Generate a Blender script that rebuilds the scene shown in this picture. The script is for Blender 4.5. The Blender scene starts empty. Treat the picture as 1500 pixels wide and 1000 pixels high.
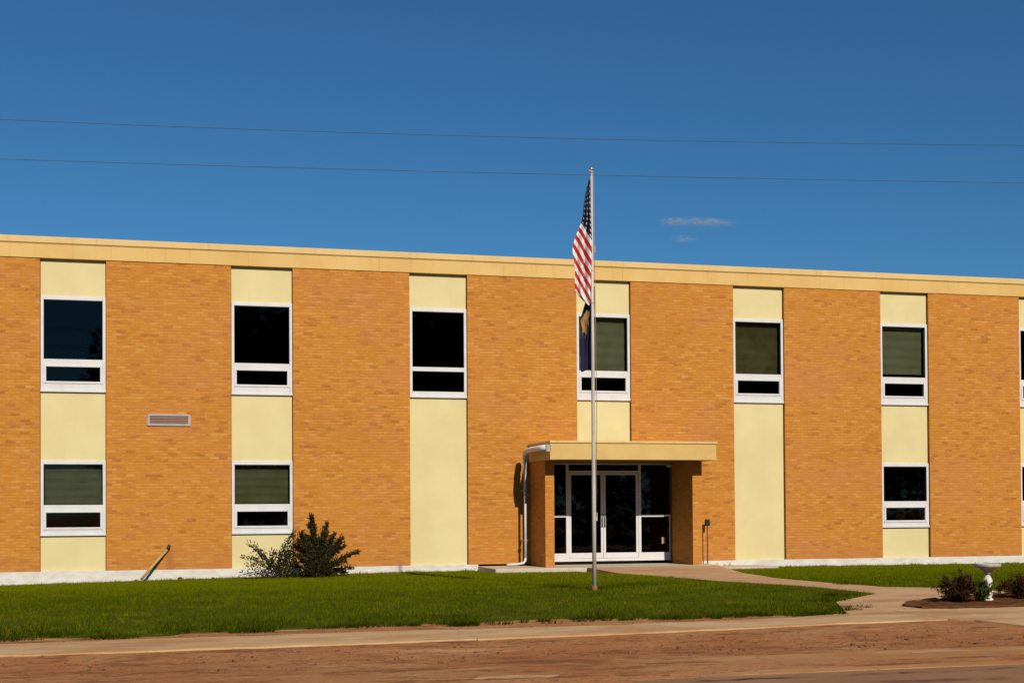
import bpy, bmesh, math, random
import numpy as np
from mathutils import Vector, Matrix
from mathutils.geometry import delaunay_2d_cdt

random.seed(7)
rng = np.random.default_rng(11)
scene = bpy.context.scene
COL = scene.collection
R = math.radians

# ------------------------------------------------------------------ helpers
def tag(o, label=None, cat=None, group=None, kind=None):
    if label: o['label'] = label
    if cat: o['category'] = cat
    if group: o['group'] = group
    if kind: o['kind'] = kind
    return o

def empty(name, loc=(0, 0, 0), label=None, cat=None, group=None):
    o = bpy.data.objects.new(name, None)
    o.empty_display_size = 0.3
    COL.objects.link(o)
    o.location = loc
    return tag(o, label, cat, group)

class MB:
    """collects shapes into one mesh; uv in metres, chosen by face normal"""
    def __init__(s): s.bm = bmesh.new()
    def box(s, x0, x1, y0, y1, z0, z1, bevel=0.0):
        m = Matrix.Translation(((x0+x1)/2, (y0+y1)/2, (z0+z1)/2)) @ Matrix.Diagonal((x1-x0, y1-y0, z1-z0, 1))
        g = bmesh.ops.create_cube(s.bm, size=1, matrix=m)
        if bevel > 0:
            es = set()
            for v in g['verts']: es.update(v.link_edges)
            bmesh.ops.bevel(s.bm, geom=list(es), offset=bevel, segments=2, affect='EDGES', profile=0.5)
        return s
    def tube(s, pts, rad, seg=10, cap=True):
        pts = [Vector(p) for p in pts]
        rads = rad if isinstance(rad, (list, tuple)) else [rad]*len(pts)
        rings = []
        n0 = None
        for i, p in enumerate(pts):
            a = pts[max(i-1, 0)]; b = pts[min(i+1, len(pts)-1)]
            t = (b-a).normalized()
            if n0 is None:
                n0 = t.orthogonal().normalized()
            n0 = (n0 - t*n0.dot(t)).normalized()
            bn = t.cross(n0)
            rings.append([s.bm.verts.new(p + (n0*math.cos(k*2*math.pi/seg) + bn*math.sin(k*2*math.pi/seg))*rads[i]) for k in range(seg)])
        for i in range(len(rings)-1):
            for k in range(seg):
                f = s.bm.faces.new((rings[i][k], rings[i][(k+1) % seg], rings[i+1][(k+1) % seg], rings[i+1][k]))
                f.smooth = True
        if cap:
            s.bm.faces.new(rings[0][::-1]); s.bm.faces.new(rings[-1])
        return s
    def lathe(s, prof, loc=(0, 0, 0), seg=28):
        rings = []
        for r, z in prof:
            rings.append([s.bm.verts.new((loc[0]+r*math.cos(k*2*math.pi/seg), loc[1]+r*math.sin(k*2*math.pi/seg), loc[2]+z)) for k in range(seg)])
        for i in range(len(rings)-1):
            for k in range(seg):
                f = s.bm.faces.new((rings[i][k], rings[i][(k+1) % seg], rings[i+1][(k+1) % seg], rings[i+1][k]))
                f.smooth = True
        s.bm.faces.new(rings[0][::-1]); s.bm.faces.new(rings[-1])
        return s
    def rock(s, c, r, seed, squash=0.7):
        g = bmesh.ops.create_icosphere(s.bm, subdivisions=2, radius=r, matrix=Matrix.Translation(c))
        rr = random.Random(seed)
        for v in g['verts']:
            d = v.co - Vector(c)
            d *= 0.78 + 0.44*rr.random()
            d.z *= squash
            v.co = Vector(c) + d
        return s
    def build(s, name, mat, parent=None, loc=None):
        bm = s.bm
        bmesh.ops.recalc_face_normals(bm, faces=bm.faces)
        uv = bm.loops.layers.uv.new('UVMap')
        for f in bm.faces:
            n = f.normal
            ax, ay, az = abs(n.x), abs(n.y), abs(n.z)
            for l in f.loops:
                c = l.vert.co
                if ay >= ax and ay >= az: l[uv].uv = (c.x, c.z)
                elif ax >= az: l[uv].uv = (c.y, c.z)
                else: l[uv].uv = (c.x, c.y)
        me = bpy.data.meshes.new(name)
        bm.to_mesh(me); bm.free()
        me.materials.append(mat)
        return link(name, me, parent, loc)

def link(name, me, parent=None, loc=None):
    o = bpy.data.objects.new(name, me)
    COL.objects.link(o)
    if parent is not None: o.parent = parent
    if loc is not None: o.location = loc
    return o

def raw_mesh(name, verts, faces_n, mat, parent=None, n=3):
    """fast mesh of separate triangles or quads; verts (k*n,3)"""
    verts = np.asarray(verts, dtype=np.float32)
    nf = len(verts)//n
    me = bpy.data.meshes.new(name)
    me.vertices.add(len(verts)); me.vertices.foreach_set('co', verts.ravel())
    me.loops.add(len(verts)); me.loops.foreach_set('vertex_index', np.arange(len(verts), dtype=np.int32))
    me.polygons.add(nf)
    me.polygons.foreach_set('loop_start', np.arange(0, nf*n, n, dtype=np.int32))
    me.update(calc_edges=True); me.validate()
    me.materials.append(mat)
    return link(name, me, parent)

# ------------------------------------------------------------------ materials
class NT:
    def __init__(s, name):
        s.m = bpy.data.materials.new(name); s.m.use_nodes = True
        s.t = s.m.node_tree; s.t.nodes.clear()
        s.out = s.t.nodes.new('ShaderNodeOutputMaterial')
    def n(s, typ, **kw):
        nd = s.t.nodes.new(typ)
        ins = kw.pop('ins', {})
        for k, v in kw.items(): setattr(nd, k, v)
        for k, v in ins.items():
            if hasattr(v, 'bl_idname') or isinstance(v, bpy.types.NodeSocket): s.t.links.new(v, nd.inputs[k])
            else: nd.inputs[k].default_value = v
        return nd
    def noise(s, vec, scale, detail=4, rough=0.6, stretch=None):
        if stretch:
            vec = s.n('ShaderNodeMapping', ins={'Vector': vec, 'Scale': stretch}).outputs[0]
        return s.n('ShaderNodeTexNoise', ins={'Vector': vec, 'Scale': scale, 'Detail': detail, 'Roughness': rough}).outputs['Fac']
    def ramp(s, fac, stops):
        nd = s.n('ShaderNodeValToRGB', ins={'Fac': fac})
        cr = nd.color_ramp
        while len(cr.elements) < len(stops): cr.elements.new(0.5)
        for e, (p, c) in zip(cr.elements, stops):
            e.position = p; e.color = (*c, 1) if len(c) == 3 else c
        return nd.outputs['Color']
    def mix(s, fac, a, b, blend='MIX'):
        nd = s.n('ShaderNodeMix', data_type='RGBA', blend_type=blend)
        for k, v in (('Factor', fac), (6, a), (7, b)):
            i = nd.inputs[k] if isinstance(k, int) else nd.inputs[0]
            if isinstance(v, bpy.types.NodeSocket): s.t.links.new(v, i)
            else: i.default_value = (v if not isinstance(v, tuple) or len(v) == 4 else (*v, 1))
        return nd.outputs[2]
    def math(s, op, a, b=None, clamp=False):
        nd = s.n('ShaderNodeMath', operation=op, use_clamp=clamp)
        for i, v in enumerate((a, b)):
            if v is None: continue
            if isinstance(v, bpy.types.NodeSocket): s.t.links.new(v, nd.inputs[i])
            else: nd.inputs[i].default_value = v
        return nd.outputs[0]
    def maprange(s, v, a, b, c=0, d=1, smooth=True):
        nd = s.n('ShaderNodeMapRange', interpolation_type='SMOOTHSTEP' if smooth else 'LINEAR',
                 ins={'Value': v, 'From Min': a, 'From Max': b, 'To Min': c, 'To Max': d})
        return nd.outputs[0]
    def principled(s, color, rough=0.8, bump=None, bump_dist=0.01, bump_str=0.6, spec=0.3, metal=0.0):
        p = s.n('ShaderNodeBsdfPrincipled')
        for k, v in (('Base Color', color), ('Roughness', rough), ('Specular IOR Level', spec), ('Metallic', metal)):
            if isinstance(v, bpy.types.NodeSocket): s.t.links.new(v, p.inputs[k])
            else: p.inputs[k].default_value = (*v, 1) if isinstance(v, tuple) and len(v) == 3 else v
        if bump is not None:
            b = s.n('ShaderNodeBump', ins={'Height': bump, 'Distance': bump_dist, 'Strength': bump_str})
            s.t.links.new(b.outputs[0], p.inputs['Normal'])
        s.t.links.new(p.outputs[0], s.out.inputs['Surface'])
        return s.m
    def pos(s): return s.n('ShaderNodeNewGeometry').outputs['Position']
    def obj(s): return s.n('ShaderNodeTexCoord').outputs['Object']
    def uv(s): return s.n('ShaderNodeTexCoord').outputs['UV']

def mat_brick():
    k = NT('orange_brick')
    uv = k.uv()
    wob = k.n('ShaderNodeTexNoise', ins={'Vector': uv, 'Scale': 6.0, 'Detail': 2.0})
    vec = k.n('ShaderNodeVectorMath', operation='MULTIPLY_ADD', ins={0: wob.outputs['Color'], 1: (0.006, 0.006, 0), 2: uv}).outputs[0]
    br = k.n('ShaderNodeTexBrick', offset=0.5, ins={'Vector': vec, 'Color1': (0, 0, 0, 1), 'Color2': (1, 1, 1, 1), 'Mortar': (0.5, 0.5, 0.5, 1),
             'Scale': 1.0, 'Mortar Size': 0.005, 'Mortar Smooth': 0.4, 'Bias': 0.0, 'Brick Width': 0.205, 'Row Height': 0.0677})
    per = br.outputs['Color']; mort = br.outputs['Fac']
    base = k.ramp(per, [(0.0, (0.41, 0.132, 0.018)), (0.08, (0.51, 0.175, 0.020)), (0.25, (0.56, 0.202, 0.020)), (0.6, (0.585, 0.220, 0.023)), (0.88, (0.605, 0.238, 0.030)), (1.0, (0.655, 0.285, 0.055))])
    st = k.noise(uv, 1.0, 3, 0.7, (4.0, 17.0, 1))
    base = k.mix(k.maprange(st, 0.57, 0.76, 0, 0.65), base, (0.40, 0.132, 0.026))
    st2 = k.noise(uv, 1.7, 3, 0.65, (3.2, 16.0, 1))
    base = k.mix(k.maprange(st2, 0.50, 0.74, 0, 0.8), base, (0.70, 0.36, 0.12))
    pk = k.noise(uv, 0.45, 4, 0.6, (1, 1.6, 1))
    base = k.mix(k.maprange(pk, 0.46, 0.70, 0, 0.45), base, (0.585, 0.215, 0.075))
    fine = k.noise(uv, 70, 2, 0.7)
    base = k.mix(k.maprange(fine, 0.35, 0.75, 0.0, 0.40), base, (0.38, 0.13, 0.03))
    # iron stain low on the wall below the leaning pipe
    px = k.n('ShaderNodeSeparateXYZ', ins={0: uv})
    dx = k.math('ABSOLUTE', k.math('SUBTRACT', px.outputs[0], 2.80))
    stn = k.math('MULTIPLY', k.maprange(dx, 0.02, 0.16, 1, 0), k.maprange(px.outputs[1], 0.25, 0.62, 1, 0))
    base = k.mix(k.math('MULTIPLY', stn, 0.6), base, (0.33, 0.10, 0.015))
    spl = k.math('MULTIPLY', k.maprange(px.outputs[1], 0.0, 0.55, 0.5, 0), k.noise(uv, 3.0, 4, 0.7))
    base = k.mix(spl, base, (0.45, 0.17, 0.06))
    mc = k.mix(k.noise(uv, 9, 3), (0.42, 0.19, 0.05), (0.50, 0.25, 0.08))
    age = k.noise(uv, 0.16, 5, 0.6, (1.0, 1.5, 1))
    base = k.mix(k.maprange(age, 0.50, 0.72, 0, 0.40), base, (0.47, 0.155, 0.022))
    col = k.mix(mort, base, mc)
    h = k.math('SUBTRACT', k.math('MULTIPLY', fine, 0.25), mort)
    return k.principled(col, 0.85, h, 0.006, 0.6, spec=0.15)

def mat_noisy(name, c1, c2, scale=2.0, rough=0.7, fine=60, fine_amt=0.25, bump=0.002, spec=0.25, stretch=None, coord='pos'):
    k = NT(name)
    v = k.pos() if coord == 'pos' else k.obj()
    a = k.noise(v, scale, 5, 0.65, stretch)
    f = k.noise(v, fine, 3, 0.7)
    col = k.mix(k.maprange(a, 0.32, 0.68), (*c1, 1), (*c2, 1))
    dk = tuple(x*0.6 for x in c1)
    col = k.mix(k.maprange(f, 0.45, 0.8, 0, fine_amt), col, (*dk, 1))
    return k.principled(col, rough, f, bump, 0.7, spec=spec)

def mat_panel():
    k = NT('cream_stucco_panel')
    p = k.pos()
    a = k.noise(p, 0.9, 4, 0.6)
    run = k.noise(p, 1.0, 4, 0.7, (7.0, 7.0, 0.35))
    f = k.noise(p, 120, 2, 0.7)
    col = k.mix(k.maprange(a, 0.3, 0.7), (0.69, 0.560, 0.275, 1), (0.75, 0.620, 0.315, 1))
    col = k.mix(k.maprange(run, 0.58, 0.84, 0, 0.28), col, (0.54, 0.42, 0.19, 1))
    col = k.mix(k.maprange(f, 0.4, 0.8, 0, 0.2), col, (0.55, 0.42, 0.17, 1))
    return k.principled(col, 0.85, f, 0.003, 0.6, spec=0.15)

def mat_fascia(name, c1, c2, seam):
    k = NT(name)
    p = k.pos()
    a = k.noise(p, 0.8, 5, 0.65)
    run = k.noise(p, 1.0, 4, 0.7, (6.0, 6.0, 0.3))
    f = k.noise(p, 90, 3, 0.7)
    col = k.mix(k.maprange(a, 0.32, 0.68), (*c1, 1), (*c2, 1))
    dk = tuple(x*.62 for x in c1)
    col = k.mix(k.maprange(run, 0.54, 0.80, 0, 0.55), col, (*dk, 1))
    col = k.mix(k.maprange(f, 0.45, 0.8, 0, 0.3), col, (*dk, 1))
    x = k.n('ShaderNodeSeparateXYZ', ins={0: p}).outputs[0]
    fr = k.math('ABSOLUTE', k.math('SUBTRACT', k.math('FRACT', k.math('DIVIDE', x, seam)), 0.5))
    col = k.mix(k.maprange(fr, 0.0, 0.006/seam, 0.65, 0), col, tuple(v*.35 for v in c1)+(1,))
    return k.principled(col, 0.7, f, 0.002, 0.6, spec=0.2)

def mat_white_metal():
    k = NT('white_aluminium')
    p = k.pos()
    a = k.noise(p, 3.0, 5, 0.7)
    col = k.mix(k.maprange(a, 0.4, 0.75, 0, 0.5), (0.71, 0.67, 0.64, 1), (0.54, 0.50, 0.46, 1))
    return k.principled(col, 0.45, None, spec=0.4)

def mat_glass():
    k = NT('tinted_glass')
    w = k.noise(k.pos(), 0.9, 2, 0.5)
    b = k.n('ShaderNodeBump', ins={'Height': w, 'Distance': 0.006, 'Strength': 0.5})
    tr = k.n('ShaderNodeBsdfTransparent', ins={'Color': (0.57, 0.60, 0.57, 1)})
    gl = k.n('ShaderNodeBsdfGlossy', ins={'Color': (1, 1, 1, 1), 'Roughness': 0.02, 'Normal': b.outputs[0]})
    fr = k.n('ShaderNodeFresnel', ins={'IOR': 1.29})
    mx = k.n('ShaderNodeMixShader', ins={0: fr.outputs[0], 1: tr.outputs[0], 2: gl.outputs[0]})
    k.t.links.new(mx.outputs[0], k.out.inputs['Surface'])
    return k.m

def mat_blind(c1, c2, c3):
    k = NT('olive_roller_blind')
    p = k.pos()
    sx = k.n('ShaderNodeSeparateXYZ', ins={0: p})
    wv = k.n('ShaderNodeTexWave', wave_type='BANDS', bands_direction='Z', ins={'Vector': p, 'Scale': 10.0, 'Distortion': 0.6}).outputs['Fac']
    a = k.noise(p, 2.0, 4, 0.6)
    col = k.mix(k.maprange(a, 0.3, 0.7), (*c1, 1), (*c2, 1))
    col = k.mix(k.math('MULTIPLY', wv, 0.35), col, (*c3, 1))
    return k.principled(col, 0.9, wv, 0.004, 0.5, spec=0.1)

def mat_soil():
    k = NT('reddish_soil')
    p = k.pos()
    a = k.noise(p, 0.55, 5, 0.65)
    b = k.noise(p, 2.6, 6, 0.72, (0.45, 1.5, 1))
    f = k.noise(p, 28, 4, 0.75)
    col = k.mix(k.maprange(a, 0.35, 0.65), (0.45, 0.168, 0.058, 1), (0.51, 0.230, 0.088, 1))
    col = k.mix(k.maprange(b, 0.50, 0.62, 0, 0.85), col, (0.25, 0.095, 0.036, 1))
    col = k.mix(k.maprange(b, 0.22, 0.42, 0.55, 0), col, (0.52, 0.27, 0.12, 1))
    col = k.mix(k.maprange(k.noise(p, 16, 4, 0.8, (0.6, 1.6, 1)), 0.54, 0.64, 0, 0.8), col, (0.14, 0.060, 0.034, 1))
    col = k.mix(k.maprange(f, 0.20, 0.36, 0.5, 0), col, (0.56, 0.34, 0.2, 1))
    dk = k.noise(p, 1.3, 6, 0.8, (0.8, 3.0, 1))
    col = k.mix(k.maprange(dk, 0.57, 0.68, 0, 0.75), col, (0.115, 0.052, 0.026, 1))
    pl = k.noise(p, 0.9, 5, 0.75, (0.7, 2.4, 3))
    col = k.mix(k.maprange(pl, 0.56, 0.70, 0, 0.8), col, (0.60, 0.34, 0.155, 1))
    return k.principled(col, 0.95, k.math('ADD', f, k.math('MULTIPLY', b, 2.0)), 0.03, 0.8, spec=0.1)

def mat_concrete(name, c1, c2, dirt=0.3, dirtcol=(0.36, 0.15, 0.06), scale=1.2, cracks=0.0):
    k = NT(name)
    p = k.pos()
    a = k.noise(p, scale, 5, 0.7)
    f = k.noise(p, 45, 4, 0.75)
    d = k.noise(p, 0.8, 6, 0.75, (0.5, 1.6, 1))
    col = k.mix(k.maprange(a, 0.3, 0.7), (*c1, 1), (*c2, 1))
    col = k.mix(k.maprange(d, 0.62-dirt*0.35, 0.80-dirt*0.2, 0, 0.9), col, (*dirtcol, 1))
    col = k.mix(k.maprange(f, 0.5, 0.78, 0, 0.5), col, tuple(x*0.45 for x in c1)+(1,))
    vo = k.n('ShaderNodeTexVoronoi', feature='DISTANCE_TO_EDGE', ins={'Vector': k.n('ShaderNodeVectorMath', operation='MULTIPLY_ADD', ins={0: k.n('ShaderNodeTexNoise', ins={'Vector': p, 'Scale': 1.5, 'Detail': 4.0}).outputs['Color'], 1: (0.7, 0.7, 0), 2: p}).outputs[0], 'Scale': 0.32}).outputs['Distance']
    col = k.mix(k.maprange(vo, 0.0, 0.008, cracks, 0), col, (0.16, 0.09, 0.055, 1))
    return k.principled(col, 0.9, f, 0.006, 0.6, spec=0.15)

def mat_road():
    k = NT('dusty_asphalt')
    p = k.pos()
    s = k.n('ShaderNodeSeparateXYZ', ins={0: p})
    a = k.noise(p, 0.7, 5, 0.65)
    f = k.noise(p, 60, 3, 0.75)
    col = k.mix(k.maprange(a, 0.3, 0.7), (0.29, 0.140, 0.066, 1), (0.36, 0.185, 0.085, 1))
    col = k.mix(k.maprange(f, 0.45, 0.75, 0, 0.6), col, (0.16, 0.08, 0.045, 1))
    wob = k.math('MULTIPLY', k.math('SUBTRACT', k.noise(p, 1.1, 5, 0.7), 0.5), 0.40)
    yy = k.math('ADD', s.outputs[1], wob)
    band = k.math('MULTIPLY', k.maprange(yy, -20.06, -19.97, 0, 1), k.maprange(yy, -19.93, -19.86, 1, 0))
    brk = k.maprange(k.noise(p, 0.7, 4, 0.6), 0.45, 0.58)
    col = k.mix(k.math('MULTIPLY', band, brk), col, (0.05, 0.03, 0.022, 1))
    b2 = k.math('MULTIPLY', k.maprange(yy, -20.75, -20.6, 0, 1), k.maprange(yy, -20.55, -20.4, 1, 0))
    col = k.mix(k.math('MULTIPLY', b2, k.maprange(k.noise(p, 0.8, 3, 0.6), 0.48, 0.58)), col, (0.12, 0.055, 0.035, 1))
    return k.principled(col, 0.9, f, 0.008, 0.6, spec=0.2)

def mat_leaf(name, c1, c2, c3, scale=8, rough=0.6, spec=0.25, trans=0.25, big=0.5, yellow=None):
    k = NT(name)
    p = k.pos()
    a = k.noise(p, scale, 3, 0.7)
    g = k.noise(p, big, 4, 0.6)
    col = k.ramp(a, [(0.30, c1), (0.5, c2), (0.72, c3)])
    col = k.mix(k.maprange(g, 0.35, 0.7, 0, 0.45), col, (*c1, 1))
    if yellow:
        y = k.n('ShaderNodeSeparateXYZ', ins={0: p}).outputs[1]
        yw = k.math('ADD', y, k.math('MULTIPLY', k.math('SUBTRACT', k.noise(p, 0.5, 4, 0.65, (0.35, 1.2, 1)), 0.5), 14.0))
        col = k.mix(k.maprange(yw, -12.5, -3.5, 0, 0.75), col, (*yellow, 1))  # blades turn yellower and brighter towards the building
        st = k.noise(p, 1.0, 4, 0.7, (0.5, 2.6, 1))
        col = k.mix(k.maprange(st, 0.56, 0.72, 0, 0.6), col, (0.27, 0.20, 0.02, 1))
    d = k.n('ShaderNodeBsdfPrincipled', ins={'Base Color': col, 'Roughness': rough, 'Specular IOR Level': spec})
    t = k.n('ShaderNodeBsdfTranslucent', ins={'Color': col})
    m = k.n('ShaderNodeMixShader', ins={0: trans, 1: d.outputs[0], 2: t.outputs[0]})
    k.t.links.new(m.outputs[0], k.out.inputs['Surface'])
    return k.m

def mat_flag_national():
    k = NT('striped_flag_cloth')
    s = k.n('ShaderNodeSeparateXYZ', ins={0: k.uv()})
    u, v = s.outputs[0], s.outputs[1]
    stripe = k.math('GREATER_THAN', k.math('FRACT', k.math('MULTIPLY', v, 4.0)), 0.5)
    col = k.mix(stripe, (0.80, 0.76, 0.72, 1), (0.50, 0.03, 0.03, 1))
    fu = k.math('SUBTRACT', k.math('FRACT', k.math('MULTIPLY', u, 5.0)), 0.5)
    fv = k.math('SUBTRACT', k.math('FRACT', k.math('MULTIPLY', v, 9.0)), 0.5)
    d = k.math('SQRT', k.math('ADD', k.math('MULTIPLY', fu, fu), k.math('MULTIPLY', fv, fv)))
    canton = k.mix(k.math('LESS_THAN', d, 0.20), (0.016, 0.017, 0.040, 1), (0.50, 0.50, 0.54, 1))
    col = k.mix(k.math('LESS_THAN', v, 0.0), col, canton)
    return k.principled(col, 0.8, None, spec=0.15)

def mat_flag_state():
    k = NT('navy_flag_cloth')
    s = k.n('ShaderNodeSeparateXYZ', ins={0: k.uv()})
    u, v = s.outputs[0], s.outputs[1]
    n = k.noise(k.uv(), 11.0, 4, 0.75)
    du = k.math('DIVIDE', k.math('SUBTRACT', u, 0.62), 0.22)
    dv = k.math('DIVIDE', k.math('SUBTRACT', v, 0.44), 0.15)
    d = k.math('SQRT', k.math('ADD', k.math('MULTIPLY', du, du), k.math('MULTIPLY', dv, dv)))
    d = k.math('ADD', d, k.math('MULTIPLY', k.math('SUBTRACT', n, 0.5), 3.2))
    col = k.mix(k.maprange(d, 0.75, 0.95, 1, 0), (0.016, 0.017, 0.048, 1), (0.42, 0.22, 0.05, 1))
    n2 = k.noise(k.uv(), 16.0, 2, 0.7)
    col = k.mix(k.maprange(n2, 0.58, 0.66, 0, 0.8), col, (0.03, 0.025, 0.04, 1))
    return k.principled(col, 0.8, None, spec=0.15)

M = {}
M['brick'] = mat_brick()
M['panel'] = mat_panel()
M['tan'] = mat_fascia('tan_painted_fascia', (0.67, 0.410, 0.125), (0.73, 0.475, 0.165), 3.05)
M['cap'] = mat_fascia('tan_metal_coping', (0.70, 0.455, 0.17), (0.75, 0.51, 0.21), 2.44)
M['canopy'] = mat_noisy('buff_canopy_fascia', (0.63, 0.40, 0.13), (0.68, 0.45, 0.16), 1.5, 0.75, 70, 0.35, 0.003, 0.2)
M['plinth'] = mat_noisy('white_painted_foundation', (0.76, 0.71, 0.63), (0.64, 0.57, 0.48), 3.0, 0.85, 40, 0.45, 0.006, 0.15, stretch=(1, 1, 2.2))
M['white'] = mat_white_metal()
M['bright'] = mat_noisy('white_enamel_pipe', (0.82, 0.80, 0.77), (0.74, 0.70, 0.65), 4.0, 0.4, 30, 0.15, 0.001, 0.4)
M['glass'] = mat_glass()
M['blind'] = mat_blind((0.46, 0.38, 0.19), (0.58, 0.51, 0.31), (0.34, 0.27, 0.13))
M['blind_dim'] = mat_blind((0.30, 0.22, 0.09), (0.46, 0.38, 0.18), (0.22, 0.16, 0.07))
M['blind_pale'] = mat_blind((0.62, 0.51, 0.30), (0.72, 0.64, 0.44), (0.50, 0.41, 0.24))
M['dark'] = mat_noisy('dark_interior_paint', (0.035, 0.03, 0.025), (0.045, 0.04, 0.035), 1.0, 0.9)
M['caulk'] = mat_noisy('dark_sealant', (0.07, 0.045, 0.025), (0.10, 0.06, 0.035), 4.0, 0.9)
M['soffit'] = mat_noisy('brown_painted_soffit', (0.17, 0.085, 0.035), (0.14, 0.07, 0.028), 2.0, 0.85)
M['black'] = mat_noisy('black_painted_metal', (0.02, 0.018, 0.016), (0.03, 0.026, 0.022), 5.0, 0.5)
M['grey'] = mat_noisy('grey_painted_steel', (0.45, 0.40, 0.38), (0.38, 0.33, 0.31), 6.0, 0.5)
M['louvre'] = mat_noisy('dusty_louvre_metal', (0.30, 0.165, 0.12), (0.24, 0.14, 0.11), 5.0, 0.6)
M['pole'] = mat_noisy('weathered_aluminium_pole', (0.46, 0.40, 0.34), (0.58, 0.51, 0.44), 2.0, 0.45, 30, 0.3, 0.001, 0.5, stretch=(1, 1, 0.5))
M['rust'] = mat_noisy('rusty_steel', (0.32, 0.13, 0.05), (0.22, 0.09, 0.04), 20.0, 0.8)
M['gold'] = NT('gilt_finial').principled((0.55, 0.42, 0.20), 0.35, spec=0.5, metal=0.6)
M['pvc'] = mat_noisy('yellowed_plastic_pipe', (0.50, 0.36, 0.14), (0.40, 0.28, 0.10), 6.0, 0.5)
M['wire'] = mat_noisy('black_cable', (0.05, 0.085, 0.14), (0.07, 0.105, 0.165), 2.0, 0.7)
M['rope'] = mat_noisy('tan_rope', (0.36, 0.25, 0.14), (0.28, 0.19, 0.10), 30.0, 0.9)
M['soil'] = mat_soil()
M['walk'] = mat_concrete('warm_sidewalk_concrete', (0.57, 0.35, 0.165), (0.67, 0.45, 0.235), 0.70, (0.45, 0.22, 0.085))
M['path'] = mat_concrete('warm_path_concrete', (0.53, 0.30, 0.145), (0.60, 0.37, 0.19), 0.40, (0.42, 0.20, 0.085))
M['slab'] = mat_concrete('pale_slab_concrete', (0.62, 0.52, 0.39), (0.55, 0.43, 0.29), 0.10)
M['curb'] = mat_concrete('dusty_gutter_concrete', (0.46, 0.215, 0.080), (0.53, 0.28, 0.115), 0.7, (0.40, 0.165, 0.06), cracks=0.3)
M['paint'] = mat_noisy('worn_white_paint', (0.54, 0.35, 0.19), (0.44, 0.25, 0.115), 6.0, 0.8, 30, 0.6)
M['road'] = mat_road()
M['thatch'] = mat_noisy('lawn_thatch', (0.050, 0.064, 0.003), (0.080, 0.084, 0.005), 1.5, 0.95, 40, 0.5, 0.01, 0.05)
M['grass'] = mat_leaf('grass_blades', (0.058, 0.076, 0.001), (0.112, 0.146, 0.002), (0.225, 0.205, 0.004), 2.2, 0.9, 0.0, 0.25, 0.40, yellow=(0.185, 0.200, 0.003))
M['edgegrass'] = mat_leaf('rank_edge_grass', (0.022, 0.030, 0.002), (0.040, 0.056, 0.003), (0.075, 0.080, 0.006), 3.0, 0.9, 0.0, 0.15, 0.6)
M['mulch'] = mat_noisy('bark_mulch', (0.10, 0.038, 0.016), (0.16, 0.065, 0.024), 5.0, 0.95, 35, 0.8, 0.02, 0.05)
M['evergreen'] = mat_leaf('dark_evergreen_needles', (0.020, 0.017, 0.006), (0.042, 0.038, 0.010), (0.105, 0.070, 0.021), 9, 0.7, 0.15, 0.1)
M['leggy'] = mat_leaf('dull_shrub_leaves', (0.024, 0.023, 0.007), (0.050, 0.045, 0.012), (0.120, 0.072, 0.024), 9, 0.7, 0.15, 0.15)
M['barberry'] = mat_leaf('maroon_shrub_leaves', (0.035, 0.012, 0.005), (0.065, 0.024, 0.009), (0.105, 0.048, 0.014), 10, 0.7, 0.15, 0.15)
M['weed'] = mat_leaf('fresh_green_leaves', (0.040, 0.050, 0.007), (0.085, 0.095, 0.012), (0.14, 0.13, 0.03), 10, 0.7, 0.15, 0.2)
M['bark'] = mat_noisy('brown_stems', (0.10, 0.055, 0.03), (0.07, 0.04, 0.022), 15.0, 0.9)
M['whitestone'] = mat_noisy('white_cast_stone', (0.74, 0.70, 0.62), (0.62, 0.56, 0.47), 9.0, 0.8, 50, 0.3, 0.004, 0.2)
M['bowl'] = mat_noisy('weathered_bowl_stone', (0.52, 0.47, 0.41), (0.34, 0.29, 0.24), 9.0, 0.8, 50, 0.4, 0.004, 0.2)
M['flag'] = mat_flag_national()
M['stateflag'] = mat_flag_state()

# ------------------------------------------------------------------ terrain
def sm(a, b, t):
    t = np.clip((np.asarray(t, float)-a)/(b-a), 0, 1)
    return t*t*(3-2*t)
def ground_z(x, y):
    zw = np.interp(x, [-1, 5, 8, 12, 16.5, 25], [-.306, -.215, -.165, -.16, -.195, -.22])
    a = zw + (-.10-zw)*sm(0, 8, -np.asarray(y, float))
    a = a - .15*sm(9.5, 15, -np.asarray(y, float))
    a = a - .07*sm(15.8, 17.6, -np.asarray(y, float))
    a = a - .05*sm(19.3, 19.8, -np.asarray(y, float))
    a = a + .03*np.exp(-((np.asarray(x, float)-9.5)**2/9+(np.asarray(y, float)+10.2)**2/4))
    return a

def axis(spans):
    out = []
    for a, b, st in spans: out += list(np.arange(a, b, st))
    return np.array(out)
xs = np.concatenate([[-600, -250, -100, -50, -25], axis([(-12, 28, .25)]), [28, 34, 45, 60, 100, 250, 600]])
ys = np.concatenate([[-600, -250, -100, -60, -40, -30], axis([(-26, 0.5, .2)]), [0.6, 8, 30, 100, 250, 600]])
X, Y = np.meshgrid(xs, ys)
Z = ground_z(X, np.minimum(Y, 0))
soil_bump = (np.sin(X*3.1+np.sin(Y*2.3)*2)*np.sin(Y*4.7+X*.8)*.012 + rng.normal(0, .006, X.shape))
strip = sm(16.2, 16.6, -Y)*sm(18.3, 17.9, -Y)
Z = Z + soil_bump*strip
vs = np.stack([X, Y, Z], -1).reshape(-1, 3)
nx, ny = len(xs), len(ys)
fs = [(j*nx+i, j*nx+i+1, (j+1)*nx+i+1, (j+1)*nx+i) for j in range(ny-1) for i in range(nx-1)]
me = bpy.data.meshes.new('ground'); me.from_pydata(vs.tolist(), [], fs)
me.materials.append(M['soil']); me.shade_smooth()
tag(link('ground', me), 'bare reddish soil around the lawn and along the kerb', kind='structure')

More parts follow.
